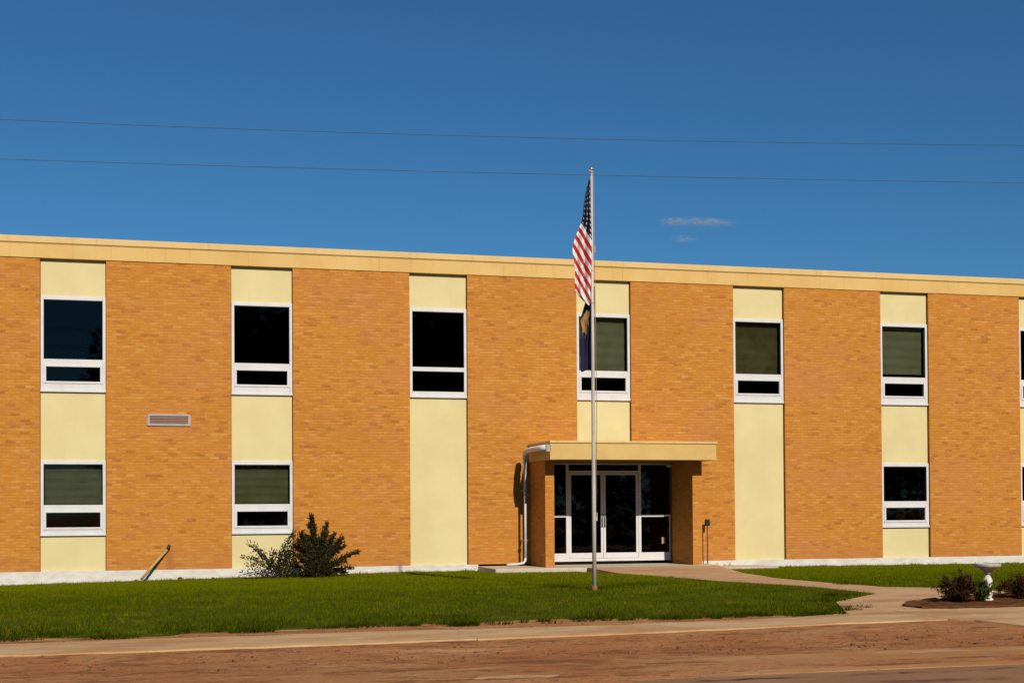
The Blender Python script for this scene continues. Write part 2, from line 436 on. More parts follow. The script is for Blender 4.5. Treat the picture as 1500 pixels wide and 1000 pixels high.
def in_poly(px, py, poly):
    px = np.asarray(px, float); py = np.asarray(py, float)
    c = np.zeros(px.shape, bool)
    n = len(poly)
    for i in range(n):
        x0, y0 = poly[i]; x1, y1 = poly[(i+1) % n]
        cond = ((y0 > py) != (y1 > py))
        xi = (x1-x0)*(py-y0)/((y1-y0) if y1 != y0 else 1e-9)+x0
        c ^= cond & (px < xi)
    return c

def densify(poly, step, jitter=0.0, seed=1, jit_if=None):
    rr = random.Random(seed); out = []
    n = len(poly)
    for i in range(n):
        a = Vector(poly[i]); b = Vector(poly[(i+1) % n])
        L = (b-a).length; m = max(1, int(L/step))
        nrm = Vector((-(b-a).y, (b-a).x)).normalized() if L > 0 else Vector((0, 0))
        for q in range(m):
            p = a.lerp(b, q/m)
            if jitter and q > 0 and (jit_if is None or jit_if(p)):
                p = p + nrm*rr.uniform(-jitter, jitter)
            out.append((p.x, p.y))
    return out

def sheet(name, poly, mat, offset, step=0.4, inner=0.5, height=None, skirt=0.12, kind='structure', label=None, jitter=0, noise=0.0):
    P = densify(poly, step, jitter)
    n = len(P)
    x0 = min(p[0] for p in P); x1 = max(p[0] for p in P); y0 = min(p[1] for p in P); y1 = max(p[1] for p in P)
    gx, gy = np.meshgrid(np.arange(x0+inner/2, x1, inner), np.arange(y0+inner/2, y1, inner))
    gx = gx.ravel(); gy = gy.ravel()
    ok = in_poly(gx, gy, P)
    pts = [Vector(p) for p in P] + [Vector((a, b)) for a, b in zip(gx[ok], gy[ok])]
    r = delaunay_2d_cdt(pts, [], [list(range(n))], 1, 1e-5)
    bm = bmesh.new()
    hz = height or (lambda x, y: float(ground_z(x, min(y, 0))))
    rr = random.Random(5)
    bv = [bm.verts.new((p.x, p.y, hz(p.x, p.y)+offset+(rr.uniform(-noise, noise) if noise else 0))) for p in r[0]]
    for f in r[2]:
        try: bm.faces.new([bv[i] for i in f])
        except ValueError: pass
    bmesh.ops.recalc_face_normals(bm, faces=bm.faces)
    for f in bm.faces:
        if f.normal.z < 0: f.normal_flip()
        f.smooth = False
    ed = [e for e in bm.edges if len(e.link_faces) == 1]
    g = bmesh.ops.extrude_edge_only(bm, edges=ed)
    for v in g['geom']:
        if isinstance(v, bmesh.types.BMVert): v.co.z -= skirt
    bm.normal_update()
    for f in bm.faces:
        if abs(f.normal.z) < 0.5: f.smooth = False
    me = bpy.data.meshes.new(name); bm.to_mesh(me); bm.free()
    me.materials.append(mat)
    o = link(name, me)
    return tag(o, label, kind=kind)

lawn_poly = [(-9, -14.2), (0.58, -14.35), (1.04, -14.3), (1.98, -14.6), (3.01, -14.25), (3.69, -14.3), (4.78, -14.02), (5.71, -13.92), (6.2, -14.0), (6.36, -14.3), (6.6, -14.0),
             (7.4, -13.8), (8.17, -13.75), (9.0, -13.95), (9.48, -14.2), (10.0, -14.0), (10.69, -13.92), (11.1, -14.1), (11.45, -14.25), (12.05, -14.1), (12.38, -13.41), (12.7, -12.67), (13.98, -11.65),
             (13.58, -10.19), (13.15, -8.97), (12.8, -7.8), (12.52, -4.88), (12.1, -3.2), (11.9, -1.75), (9.95, -1.72), (9.9, -0.06), (-9, -0.06)]
right_lawn = [(15.45, -1.55), (15.12, -3.64), (14.31, -7.25), (14.43, -9.47), (14.78, -10.52), (15.6, -10.88), (16.6, -11.9), (20, -12.2), (32, -12.2), (32, -0.06), (17.4, -0.06), (17.35, -1.2)]
sheet('lawn', lawn_poly, M['thatch'], 0.012, step=0.15, jitter=0.09, inner=0.5, label='mown lawn in front of the building')
sheet('lawn', right_lawn, M['thatch'], 0.012, step=0.2, jitter=0.03, inner=0.5, label='mown lawn beyond the entrance path')

# sidewalk flags with open joints
def walk_near(x): return float(np.interp(x, [-12, .77, 4.47, 8.8, 11.39, 12.88], [-16.35, -16.31, -16.24, -15.98, -15.58, -15.48]))
def walk_far(x): return float(np.interp(x, [-12, .65, 4.66, 9.18, 11.6, 12.2, 13], [-15.15, -15.08, -14.90, -14.88, -14.40, -14.12, -14.06]))
bmv = None
joints = [-11.6, -5.5, .2, 6.1, 12.88]
me_all = []
for a, b in zip(joints[:-1], joints[1:]):
    a2 = a+.003; b2 = b-.003
    q = np.linspace(a2, b2, 13)
    o = sheet('sidewalk', [(t, walk_near(t)+random.uniform(-.03, .02)) for t in q]+[(t, walk_far(t)+random.uniform(-.05, .05)) for t in q[::-1]], M['walk'], 0.020, step=.15, jitter=.015, label=None)
    me_all.append(o)
o = sheet('sidewalk', [(12.89, -15.49), (13.1, -15.75), (13.34, -16.5), (13.75, -18.12), (18, -18.12), (32, -18.12), (32, -13.8), (17, -13.96), (12.89, -14.06)], M['walk'], 0.021)
me_all.append(o)
# join the flags to one paved surface
bm = bmesh.new()
for o in me_all:
    bm.from_mesh(o.data)
me = bpy.data.meshes.new('sidewalk'); bm.to_mesh(me); bm.free(); me.materials.append(M['walk'])
for o in me_all: bpy.data.objects.remove(o)
tag(link('sidewalk', me), 'pale concrete sidewalk of jointed flags along the lawn', kind='structure')

def path_h(x, y):
    g = float(ground_z(x, min(y, 0)))
    t = float(sm(1.7, 4.6, -y))
    return (-0.07)*(1-t) + g*t
path_poly = [(12.08, -14.13), (12.38, -13.41), (12.7, -12.67), (13.98, -11.65), (13.58, -10.19), (13.15, -8.97), (12.8, -7.8), (12.52, -4.88), (12.25, -3.2), (12.2, -1.72), (15.45, -1.72), (15.12, -3.64),
             (14.31, -7.25), (14.43, -9.47), (14.78, -10.52), (15.6, -10.88), (16.5, -11.9), (16.9, -13.0), (16.9, -13.94), (12.9, -14.04)]
sheet('path', path_poly, M['path'], 0.022, step=0.3, inner=0.4, height=path_h, label='concrete path from the entrance to the sidewalk')

b = MB(); b.box(10.0, 15.6, -1.70, 0.02, -.42, -.045, 0.012)
o = b.build('entrance_landing', M['slab']); tag(o, 'raised pale concrete landing before the glass entrance', kind='structure')
b = MB(); b.box(15.605, 17.3, -1.25, -0.02, -.42, -.125, 0.012)
o = b.build('pavement', M['slab']); tag(o, 'low concrete apron beside the porch', kind='structure')

mulch_poly = [(13.36, -13.5), (13.7, -13.15), (14.56, -12.7), (15.6, -12.3), (17.5, -12.25), (21, -12.4), (21, -13.86), (17, -13.93), (15.13, -13.99), (13.9, -14.03), (13.45, -13.9)]
sheet('mulch_bed', mulch_poly, M['mulch'], 0.055, step=0.12, inner=0.12, noise=0.02, jitter=0.02, kind='structure', label='dark bark mulch bed in the angle of the paths')

# gutter slabs
gut = []
gj = [2.0, 3.85, 5.75, 7.65, 9.55, 11.4, 13.3, 15.2, 17.1, 32]
for a, b2 in zip(gj[:-1], gj[1:]):
    gut.append(sheet('curb', [(a+.004-.15, -19.66), (b2-.004-.15, -19.66), (b2-.004+.12, -18.20), (a+.004+.12, -18.20)], M['curb'], 0.0, height=lambda x, y: -.318-.012*float(sm(18.8, 19.66, -y))-.07*float(sm(8.3, 5.5, x)), skirt=.10, jitter=.012, step=.25))
bm = bmesh.new()
for o in gut: bm.from_mesh(o.data)
me = bpy.data.meshes.new('curb'); bm.to_mesh(me); bm.free(); me.materials.append(M['curb'])
for o in gut: bpy.data.objects.remove(o)
tag(link('curb', me), 'wide flat concrete gutter between soil strip and road', kind='structure')
o = sheet('road_marking', [(10.45, -18.56), (11.1, -18.52), (11.12, -18.42), (10.9, -18.38), (10.5, -18.43)], M['paint'], 0.0, step=.08, jitter=.02, inner=.1, height=lambda x, y: -.313-.012*float(sm(18.8, 19.66, -y)), skirt=.002, label='worn pale paint patch on the gutter')
o = sheet('road_marking', [(5.3, -19.28), (6.1, -19.33), (6.2, -19.22), (5.8, -19.14), (5.4, -19.16)], M['paint'], 0.0, step=.08, jitter=.03, inner=.1, height=lambda x, y: -.313-.012*float(sm(18.8, 19.66, -y)), skirt=.002, label='faint pale patch on the gutter below the lawn')
sheet('road', [(3.5, -60), (80, -60), (80, -19.672), (7.5, -19.672), (6.2, -19.9), (5.0, -20.4), (3.5, -22)], M['road'], 0.0, step=2, inner=1.5, height=lambda x, y: -.338, skirt=.03, label='dusty brown asphalt road')

# ------------------------------------------------------------------ grass
def blades(poly, dens, hmin, hmax, wid, seed, keep=None):
    r = np.random.default_rng(seed)
    x0, x1 = min(p[0] for p in poly), max(p[0] for p in poly)
    y0, y1 = min(p[1] for p in poly), max(p[1] for p in poly)
    x0 = max(x0, -3.5); x1 = min(x1, 28)
    n = int((x1-x0)*(y1-y0)*dens)
    x = r.uniform(x0, x1, n); y = r.uniform(y0, y1, n)
    ok = in_poly(x, y, poly)
    if keep is not None: ok &= keep(x, y, r)
    x = x[ok]; y = y[ok]; n = len(x)
    patch = .5+.5*np.sin(x*1.7+np.sin(y*1.1)*2)*np.sin(y*1.9+np.cos(x*.9)*2)
    h = r.uniform(hmin, hmax, n)*(.75+.5*patch)
    a = r.uniform(0, 2*np.pi, n); w = wid*r.uniform(.6, 1.3, n)
    la = r.uniform(0, 2*np.pi, n); ln = h*r.uniform(.1, .8, n)
    z = ground_z(x, np.minimum(y, 0))+.008
    c, s = np.cos(a)*w/2, np.sin(a)*w/2
    v = np.empty((n, 3, 3), np.float32)
    v[:, 0] = np.stack([x-c, y-s, z], -1); v[:, 1] = np.stack([x+c, y+s, z], -1)
    v[:, 2] = np.stack([x+np.cos(la)*ln, y+np.sin(la)*ln, z+h], -1)
    return v.reshape(-1, 3)
def clump(cx, cy, rad, n, hmin, hmax, seed, wid=.012):
    r = np.random.default_rng(seed)
    t = r.uniform(0, 2*np.pi, n); d = rad*np.sqrt(r.uniform(0, 1, n))
    x = cx+np.cos(t)*d*1.6; y = cy+np.sin(t)*d*.7
    h = r.uniform(hmin, hmax, n)*(1.1-.6*d/rad)
    a = r.uniform(0, 2*np.pi, n); la = t+r.normal(0, .6, n); ln = h*r.uniform(.2, .9, n); w = wid*r.uniform(.6, 1.3, n)
    z = ground_z(x, np.minimum(y, 0))+.005
    c, s = np.cos(a)*w/2, np.sin(a)*w/2
    v = np.empty((n, 3, 3), np.float32)
    v[:, 0] = np.stack([x-c, y-s, z], -1); v[:, 1] = np.stack([x+c, y+s, z], -1)
    v[:, 2] = np.stack([x+np.cos(la)*ln, y+np.sin(la)*ln, z+h], -1)
    return v.reshape(-1, 3)
thin = lambda x, y, r: ~((y < -13.1) & (np.sin(x*1.9+1)+np.sin(x*4.3+y*3)+np.sin(x*9.7+y*7) > .9) & (r.uniform(0, 1, x.shape) < np.clip((-y-13.1)/.7, 0, .92)))
G = [blades(densify(lawn_poly, .15, .09, 3), 850, .025, .055, .010, 1, thin),
     blades(densify(right_lawn, .2, .05, 4), 850, .025, .055, .010, 2)]
edge = lambda x, y, r: (r.uniform(0, 1, x.shape) < np.clip((-y-12.7)/1.2, 0, 1)) & (np.sin(x*2.3)+np.sin(x*5.1+1) + r.normal(0, .6, x.shape) > -.3)
E_ = [blades(densify(lawn_poly, .15, .12, 6), 420, .04, .09, .012, 5, edge)]
k = 0
for (cx, cy, rad, n) in [(6.36, -14.3, .14, 260), (8.3, -13.9, .22, 300), (9.4, -14.2, .25, 260), (1.9, -14.6, .22, 240), (11.5, -14.25, .3, 300), (12.2, -13.8, .2, 240), (12.6, -12.5, .25, 260), (13.3, -11.7, .25, 240),
                         (3.6, -14.35, .2, 200), (4.9, -14.1, .25, 220), (10.6, -14.0, .2, 220), (0.7, -14.5, .25, 220), (9.3, -9.0, .22, 240), (9.95, -9.7, .2, 200), (10.6, -9.0, .3, 240), (11.4, -8.8, .22, 180), (9.66, -9.86, .12, 180), (10.95, -8.7, .2, 120), (15.9, -10.9, .2, 160), (14.5, -9.8, .2, 120)]:
    k += 1
    E_.append(clump(cx, cy, rad, n, .05, .12, 100+k))
for i in range(70):
    x = random.uniform(-1, 13); E_.append(clump(x, -14.0-.35*random.random()+(.0 if x < 12 else .7), random.uniform(.04, .13), random.randint(20, 70), .04, .10, 300+i))
for i in range(60):   # weeds against the foundation
    x = random.choice([random.uniform(-1, 9.8), random.uniform(17.4, 26)]); G.append(clump(x, -.16, random.uniform(.05, .12), random.randint(14, 40), .04, .11, 500+i))
tag(raw_mesh('weeds', np.concatenate(E_), None, M['edgegrass']), 'dark rank weeds and tufts fringing the front lawn edge', kind='stuff')
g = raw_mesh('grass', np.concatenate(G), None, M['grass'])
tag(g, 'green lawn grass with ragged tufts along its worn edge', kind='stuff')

# ------------------------------------------------------------------ loose gravel on the soil strip
gb = bmesh.new()
bmesh.ops.create_icosphere(gb, subdivisions=1, radius=1)
gv = np.array([v.co[:] for v in gb.verts]); gf = [[v.index for v in f.verts] for f in gb.faces]; gb.free()
tri = gv[np.array(gf).ravel()]
ng = 1800
gx = rng.uniform(-3, 20, ng); gy = np.where(rng.uniform(0, 1, ng) < .8, rng.uniform(-18.1, -16.3, ng), rng.uniform(-15.0, -14.4, ng))
ok = ~((gx > 11.8) & (gy > -15.9)) & ~((gx > 12.9))
gx, gy = gx[ok], gy[ok]; ng = len(gx)
gs = (.006+.016*rng.uniform(0, 1, ng)**4)[:, None, None]*rng.uniform(.7, 1.3, (ng, 1, 3))*np.array([1.3, 1.3, .7])
gz_ = ground_z(gx, gy)
V = tri[None]*gs*rng.uniform(.85, 1.15, (ng, 1, 1)) + np.stack([gx, gy, gz_+.004], -1)[:, None, :]
M['pebble'] = mat_noisy('mixed_pebbles', (0.13, 0.06, 0.035), (0.34, 0.16, 0.075), 3.0, 0.9, 20, 0.4)
tag(raw_mesh('gravel', V.reshape(-1, 3), None, M['pebble']), 'loose pebbles and crumbs scattered over the reddish soil strip', kind='stuff')

# ------------------------------------------------------------------ building
B = empty('brick_building', (0, 0, 0), 'long two storey orange brick building with cream window strips and tan roof edge', 'building')
S, W = 4.1755, 1.4134
ZT, ZP = 6.974, 7.452
N0, N1 = -1, 7
XA, XB = N0*S - 2.6, (N1+1)*S - .1
DP = 0.30
PX0, PX1, PZ = 11.52, 15.0, 2.45
for n in range(N0, N1+2):
    a = (n-1)*S + W if n > N0 else XA
    c = n*S if n <= N1 else XB
    b = MB()
    if n == 3:
        b.box(a, PX0, 0, DP, 0, PZ).box(a, c, 0, DP, PZ, ZT)
    elif n == 4:
        b.box(PX1, c, 0, DP, 0, PZ).box(a, c, 0, DP, PZ, ZT)
    else:
        b.box(a, c, 0, DP, 0, ZT)
    b.build('brick_pier', M['brick'], B)

def window(n, z0, z1, kind, blind=False, drop=1.0):
    """white aluminium unit: big fixed light over a low vent light"""
    x0 = n*S + .012; x1 = n*S + W - .012
    f0, f1 = .045, .135                     # frame depth in the recess
    zt = z1 - .085
    if kind == 'up': zb, pt, pb = z0+.735, z0+.565, z0+.24
    elif kind == 'plain': zb, pt, pb = z0+.735, z0+.635, z0+.15
    else: zb, pt, pb = z0+.69, z0+.52, z0+.19
    sw = .062
    b = MB()
    b.box(x0, x0+sw, f0, f1, z0+.05, z1, .004).box(x1-sw, x1, f0, f1, z0+.05, z1, .004)
    b.box(x0+sw, x1-sw, f0+.003, f1, zt, z1, .004)
    b.box(x0+sw, x1-sw, f0+.004, f1, pt+(.045 if kind != 'plain' else 0), zb, .004)
    b.box(x0+sw, x1-sw, f0+.003, f1, z0+.05, (pb if kind == 'plain' else pb-.05), .004)
    w = b.build('window', M['white'], B)
    MB().box(x0+sw-.01, x1-sw+.01, .085, .092, zb-.01, zt+.01).build('pane', M['glass'], w)
    if kind == 'plain':
        MB().box(x0+sw-.01, x1-sw+.01, .085, .092, pb-.01, pt+.01).build('pane', M['glass'], w)
    else:
        s = MB(); e = .055
        lo, hi = pb-.05, pt+.045
        s.box(x0+sw, x0+sw+e, f0-.012, f1-.02, lo, hi, .005).box(x1-sw-e, x1-sw, f0-.012, f1-.02, lo, hi, .005)
        s.box(x0+sw+e, x1-sw-e, f0-.010, f1-.02, lo, pb, .005).box(x0+sw+e, x1-sw-e, f0-.010, f1-.02, pt, hi, .005)
        s.build('sash', M['white'], w)
        MB().box(x0+sw+e-.01, x1-sw-e+.01, .080, .087, pb-.01, pt+.01).build('pane', M['glass'], w)
    MB().box(x0-.005, x1+.005, f0-.016, f1, z0, z0+.055, .006).build('sill', M['white'], w)
    g = MB(); q = .035
    g.box(x0+sw, x0+sw+.012, .060, .084, zb, zt).box(x1-sw-.012, x1-sw, .060, .084, zb, zt)
    g.box(x0+sw+.012, x1-sw-.012, .060, .084, zt-.016, zt).box(x0+sw+.012, x1-sw-.012, .060, .084, zb, zb+.012)
    g.build('gasket', M['black'], w)
    if blind:
        bb = MB(); bm_ = bb.bm
        zt2 = zt+.02; zb2 = zt-(zt-zb)*drop
        nz = 24
        xl, xr = x0+sw+.02, x1-sw-.03
        rows = []
        for i in range(nz+1):
            z = zt2+(zb2-zt2)*i/nz
            y = .20+.006*math.sin(i*1.3+n)
            rows.append([bm_.verts.new((xl+(xr-xl)*t, y+.004*math.sin(t*9+i*.2), z)) for t in np.linspace(0, 1, 9)])
        for i in range(nz):
            for j in range(8): bm_.faces.new((rows[i][j], rows[i][j+1], rows[i+1][j+1], rows[i+1][j]))
        bo = bb.build('blind', M[{4: 'blind_dim', 5: 'blind_pale', 3: 'blind_pale'}.get(n, 'blind')], w)
        md = bo.modifiers.new('thick', 'SOLIDIFY'); md.thickness = .003
    return w

PY = .080       # recess of the cream panels
U0, U1, L0, L1 = 3.997, 6.149, .782, 2.469
blind_up = {3: .99, 4: 1.0, 5: .93}
blind_lo = {0: 1.0, 1: 1.0}
for n in range(N0, N1+1):
    x0, x1 = n*S, n*S+W
    low = n not in (2, 3, 4)
    segs = [(U1, ZT)]
    if low: segs += [(L1, U0), (-.012, L0)]
    elif n == 3: segs += [(PZ, U0)]
    else: segs += [(-.012, U0)]
    for z0, z1 in segs:
        MB().box(x0, x1, PY, DP-.01, z0, z1).build('infill_panel', M['panel'], B)
    c = MB()
    zb = PZ if n == 3 else 0
    c.box(x0+.0005, x0+.011, PY-.012, PY+.01, zb, ZT-.002).box(x1-.016, x1-.0005, PY-.012, PY+.01, zb, ZT-.002)
    c.build('sealant_joint', M['caulk'], B)
    window(n, U0, U1, 'plain' if n == 2 else 'up', n in blind_up, blind_up.get(n, 1))
    if low: window(n, L0, L1, 'low', n in blind_lo, blind_lo.get(n, 1))

b = MB(); b.box(XA, XB, -.022, .34, ZT, 7.296, .004)
b.build('roof_fascia', M['tan'], B)
b = MB(); b.box(XA, XB, -.052, .40, 7.306, ZP, .012); b.box(XA, XB, -.030, .36, 7.290, 7.312)
b.build('coping', M['cap'], B)
MB().box(XA, 10.0, -.020, DP, -.75, -.003, .004).box(15.0, XB, -.020, DP, -.75, -.003, .004).build('foundation', M['plinth'], B)
MB().box(XA+.01, XB-.01, .35, 14, 7.0, 7.1).build('roof', M['grey'], B)
MB().box(XA, XB, 14.0, 14.3, -.7, 7.3).build('rear_wall', M['brick'], B)
for xa in (XA, XB-.25): MB().box(xa, xa+.25, DP, 14, -.7, 7.3).build('end_wall', M['brick'], B)
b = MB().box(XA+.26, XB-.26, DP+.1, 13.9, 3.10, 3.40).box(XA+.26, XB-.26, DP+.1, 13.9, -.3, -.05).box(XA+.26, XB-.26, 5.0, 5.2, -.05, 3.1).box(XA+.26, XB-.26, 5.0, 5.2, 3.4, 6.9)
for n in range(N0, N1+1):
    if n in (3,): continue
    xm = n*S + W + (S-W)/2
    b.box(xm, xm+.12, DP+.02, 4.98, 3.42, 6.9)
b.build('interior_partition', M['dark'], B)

# air vent high on the first pier
v = MB(); vx0, vx1, vz0, vz1 = 2.31, 3.26, 3.257, 3.526
v.box(vx0, vx1, -.03, .0, vz1-.045, vz1, .004).box(vx0, vx1, -.03, 0, vz0, vz0+.045, .004).box(vx0, vx0+.05, -.028, 0, vz0+.045, vz1-.045).box(vx1-.05, vx1, -.028, 0, vz0+.045, vz1-.045)
vent = v.build('air_vent', M['grey'], B)
v = MB()
for i in range(5):
    z = vz0+.05+i*.036
    v.bm.faces.new([v.bm.verts.new(p) for p in ((vx0+.05, -.022, z), (vx1-.05, -.022, z), (vx1-.05, -.004, z+.030), (vx0+.05, -.004, z+.030))])
lo = v.build('louvre', M['louvre'], vent); md = lo.modifiers.new('thick', 'SOLIDIFY'); md.thickness = .003

# ---- porch
PF = -1.34
MB().box(11.30, PX0, PF, -.001, -.05, PZ+.02).build('porch_wall', M['brick'], B)
MB().box(PX1, 15.24, PF, -.001, -.05, PZ+.02).build('porch_wall', M['brick'], B)
can = MB().box(11.27, 15.40, -1.86, -.002, 2.458, 2.86, .006).build('porch_canopy', M['canopy'], B)
MB().box(11.262, 15.42, -1.885, -.002, 2.845, 2.895, .006).build('canopy_cap', M['cap'], can)
MB().box(11.535, 14.985, -1.80, .05, 2.438, 2.457).build('soffit', M['soffit'], can)
MB().lathe([(.06, 0), (.075, .02), (.075, .09), (.05, .10)], (14.72, -.55, 2.335), 14).build('soffit_lamp', M['grey'], can)
# entrance jambs closing the wall thickness
for xa, xb in ((11.40, PX0+.02), (PX1-.02, 15.1)): MB().box(xa, xb, .002, .35, -.05, PZ).build('porch_jamb', M['soffit'], B)
gy0, gy1 = .06, .15
e = MB()
e.box(PX0+.02, PX1-.02, gy0-.006, gy1+.01, .03, .10)                            # threshold
for xa, xb in ((11.54, 11.60), (12.245, 12.315), (14.135, 14.20)):
    e.box(xa, xb, gy0, gy1, .10, PZ-.014)
e.box(12.315, 14.135, gy0+.003, gy1, 2.205, 2.26).box(12.315, 14.135, gy0+.003, gy1, PZ-.04, PZ-.014)
ent = e.build('entrance_frame', M['white'], B)
for xa, xb in ((11.60, 12.245), (14.20, 14.978)):
    sd = MB().box(xa, xb, gy0+.003, gy1, .10, .23).build('sidelight', M['white'], B)
    for za, zb in ((1.115, 1.165), (PZ-.04, PZ-.014)): MB().box(xa, xb, gy0+.003, gy1, za, zb).build('rail', M['white'], sd)
    if xa > 14: MB().box(xb-.018, xb, gy0+.02, gy1, .23, 1.115).build('stop', M['white'], sd)
    MB().box(xa-.005, xb+.005, .10, .107, .225, 1.12).build('pane', M['glass'], sd)
    MB().box(xa-.005, xb+.005, .10, .107, 1.16, PZ-.03).build('pane', M['glass'], sd)
    if xa > 14:
        st = MB().box(14.755, 14.845, .092, .098, .44, .60, .002).build('paper_notice', M['paint'], sd)
MB().box(12.31, 14.14, .10, .107, 2.25, PZ-.03).build('transom_pane', M['glass'], B)
for side, (xa, xb) in enumerate(((12.32, 13.206), (13.214, 14.13))):
    d = MB(); st = .058
    d.box(xa, xa+st, gy0+.01, gy1-.01, .105, 2.20, .003).box(xb-st, xb, gy0+.01, gy1-.01, .105, 2.20, .003)
    d.box(xa+st, xb-st, gy0+.012, gy1-.01, .105, .235).box(xa+st, xb-st, gy0+.012, gy1-.01, 2.155, 2.20)
    dr = d.build('door', M['white'], B)
    MB().box(xa+st-.006, xb-st+.006, .10, .107, .23, 2.165).build('pane', M['glass'], dr)
    hx = xb-.03 if side == 0 else xa+.03
    h = MB().tube([(hx, gy0+.008, .90), (hx, gy0-.045, .90), (hx, gy0-.05, .92), (hx, gy0-.05, 1.10), (hx, gy0-.045, 1.12), (hx, gy0+.008, 1.12)], .012, 8)
    h.box(hx-.02, hx+.02, gy0-.002, gy0+.009, .86, 1.16)
    h.build('handle', M['grey'], dr)

# downspout from the canopy, elbow and foot
dx, dy = 11.085, -.36
ds = MB().tube([(dx, dy, 2.56), (dx, dy, 2.3), (dx, dy, 1.2), (dx, dy, .12)], [.044, .033, .029, .029], 14)
ds = ds.build('downspout', M['white'], B)
el = MB().tube([(11.225, -1.80, 2.735), (11.155, -1.45, 2.732), (11.10, -.90, 2.725), (dx+.008, -.62, 2.715), (dx, -.48, 2.69), (dx, -.40, 2.645), (dx, dy, 2.58), (dx, dy, 2.50)], [.07, .07, .07, .072, .072, .07, .064, .056], 14)
el.build('elbow', M['bright'], ds)
MB().tube([(dx, dy, .15), (dx-.01, dy, .08), (dx-.06, dy-.02, .03), (dx-.22, dy-.06, .005), (dx-.50, dy-.14, .002)], [.030, .030, .029, .027, .026], 12).build('outlet', M['white'], ds)
for z in (.55, 1.75):
    MB().box(dx-.040, dx+.040, dy-.040, dy+.048, z, z+.03, .004).box(dx-.012, dx+.012, dy+.046, -.001, z+.004, z+.026).build('strap', M['grey'], ds)
MB().box(11.18, 11.292, -1.86, -1.80, 2.64, 2.80, .006).build('outlet_box', M['grey'], ds)

# ------------------------------------------------------------------ things near the wall
post = empty('call_post', (15.85, -.22, -.125), 'slim dark post with a small black box head at the right side of the porch', 'post')
MB().tube([(0, 0, 0), (0, 0, 1.02)], .013, 10).box(-.05, .05, -.05, .05, 0, .012, .003).build('post', M['bark'], post)
MB().box(-.06, .06, -.05, .04, 1.0, 1.17, .02).build('head', M['black'], post)
MB().box(-.035, .035, -.056, -.049, 1.05, 1.12, .002).build('button_plate', M['black'], post)

pp = empty('leaning_pipe', (2.2, -.33, -.22), 'yellowed plastic pipe leaning on the brick wall beside the white foundation', 'pipe')
MB().tube([(-.03, -.02, .02), (.27, .12, .37), (.545, .27, .68)], .030, 12).build('pipe', M['pvc'], pp)
MB().tube([(.54, .268, .67), (.575, .285, .72), (.585, .30, .77)], [.034, .04, .036], 12).box(.570, .602, .30, .325, .73, .79, .004).build('fitting', M['black'], pp)

for i, (x, r_, lab) in enumerate(((15.98, .045, 'small white stone nearest the dark post by the porch'), (16.17, .05, 'flat white stone second from the dark post by the wall'),
                                  (16.36, .04, 'small white stone between two others on the apron by the wall'), (16.52, .055, 'largest white stone on the apron nearest the cream strip'))):
    s = MB().rock((0, 0, r_*.5), r_, 40+i, .75).build('stone', M['whitestone'], None, (x, -.14, -.125))
    tag(s, lab, 'stone', 'white stones by the porch')
for i, (x, r_, lab) in enumerate(((3.02, .055, 'dark clod on the grass below the leaning pipe stain'), (2.05, .035, 'small dark clod at the white foundation left of the leaning pipe'), (3.75, .035, 'small dark clod at the foundation before the second window strip'))):
    s = MB().rock((0, 0, r_*.5), r_, 60+i, .8).build('clod', M['mulch'], None, (x, -.16, float(ground_z(x, -.16))+.01))
    tag(s, lab, 'clod', 'dark clods along the foundation')

# ------------------------------------------------------------------ plants
def leaf_cards(points, dirs, size, rnd, aspect=2.2):
    """small pointed leaves (quads) at points"""
    n = len(points)
    p = np.asarray(points); d = np.asarray(dirs)
    d = d/np.maximum(np.linalg.norm(d, axis=1, keepdims=True), 1e-6)
    r = rnd.normal(0, 1, (n, 3)); s = np.cross(d, r); s /= np.maximum(np.linalg.norm(s, axis=1, keepdims=True), 1e-6)
    L = (size*rnd.uniform(.6, 1.4, n))[:, None]; w = L/aspect
    v = np.empty((n, 4, 3))
    v[:, 0] = p; v[:, 1] = p+d*L*.5+s*w*.5; v[:, 2] = p+d*L; v[:, 3] = p+d*L*.5-s*w*.5
    return v.reshape(-1, 3)

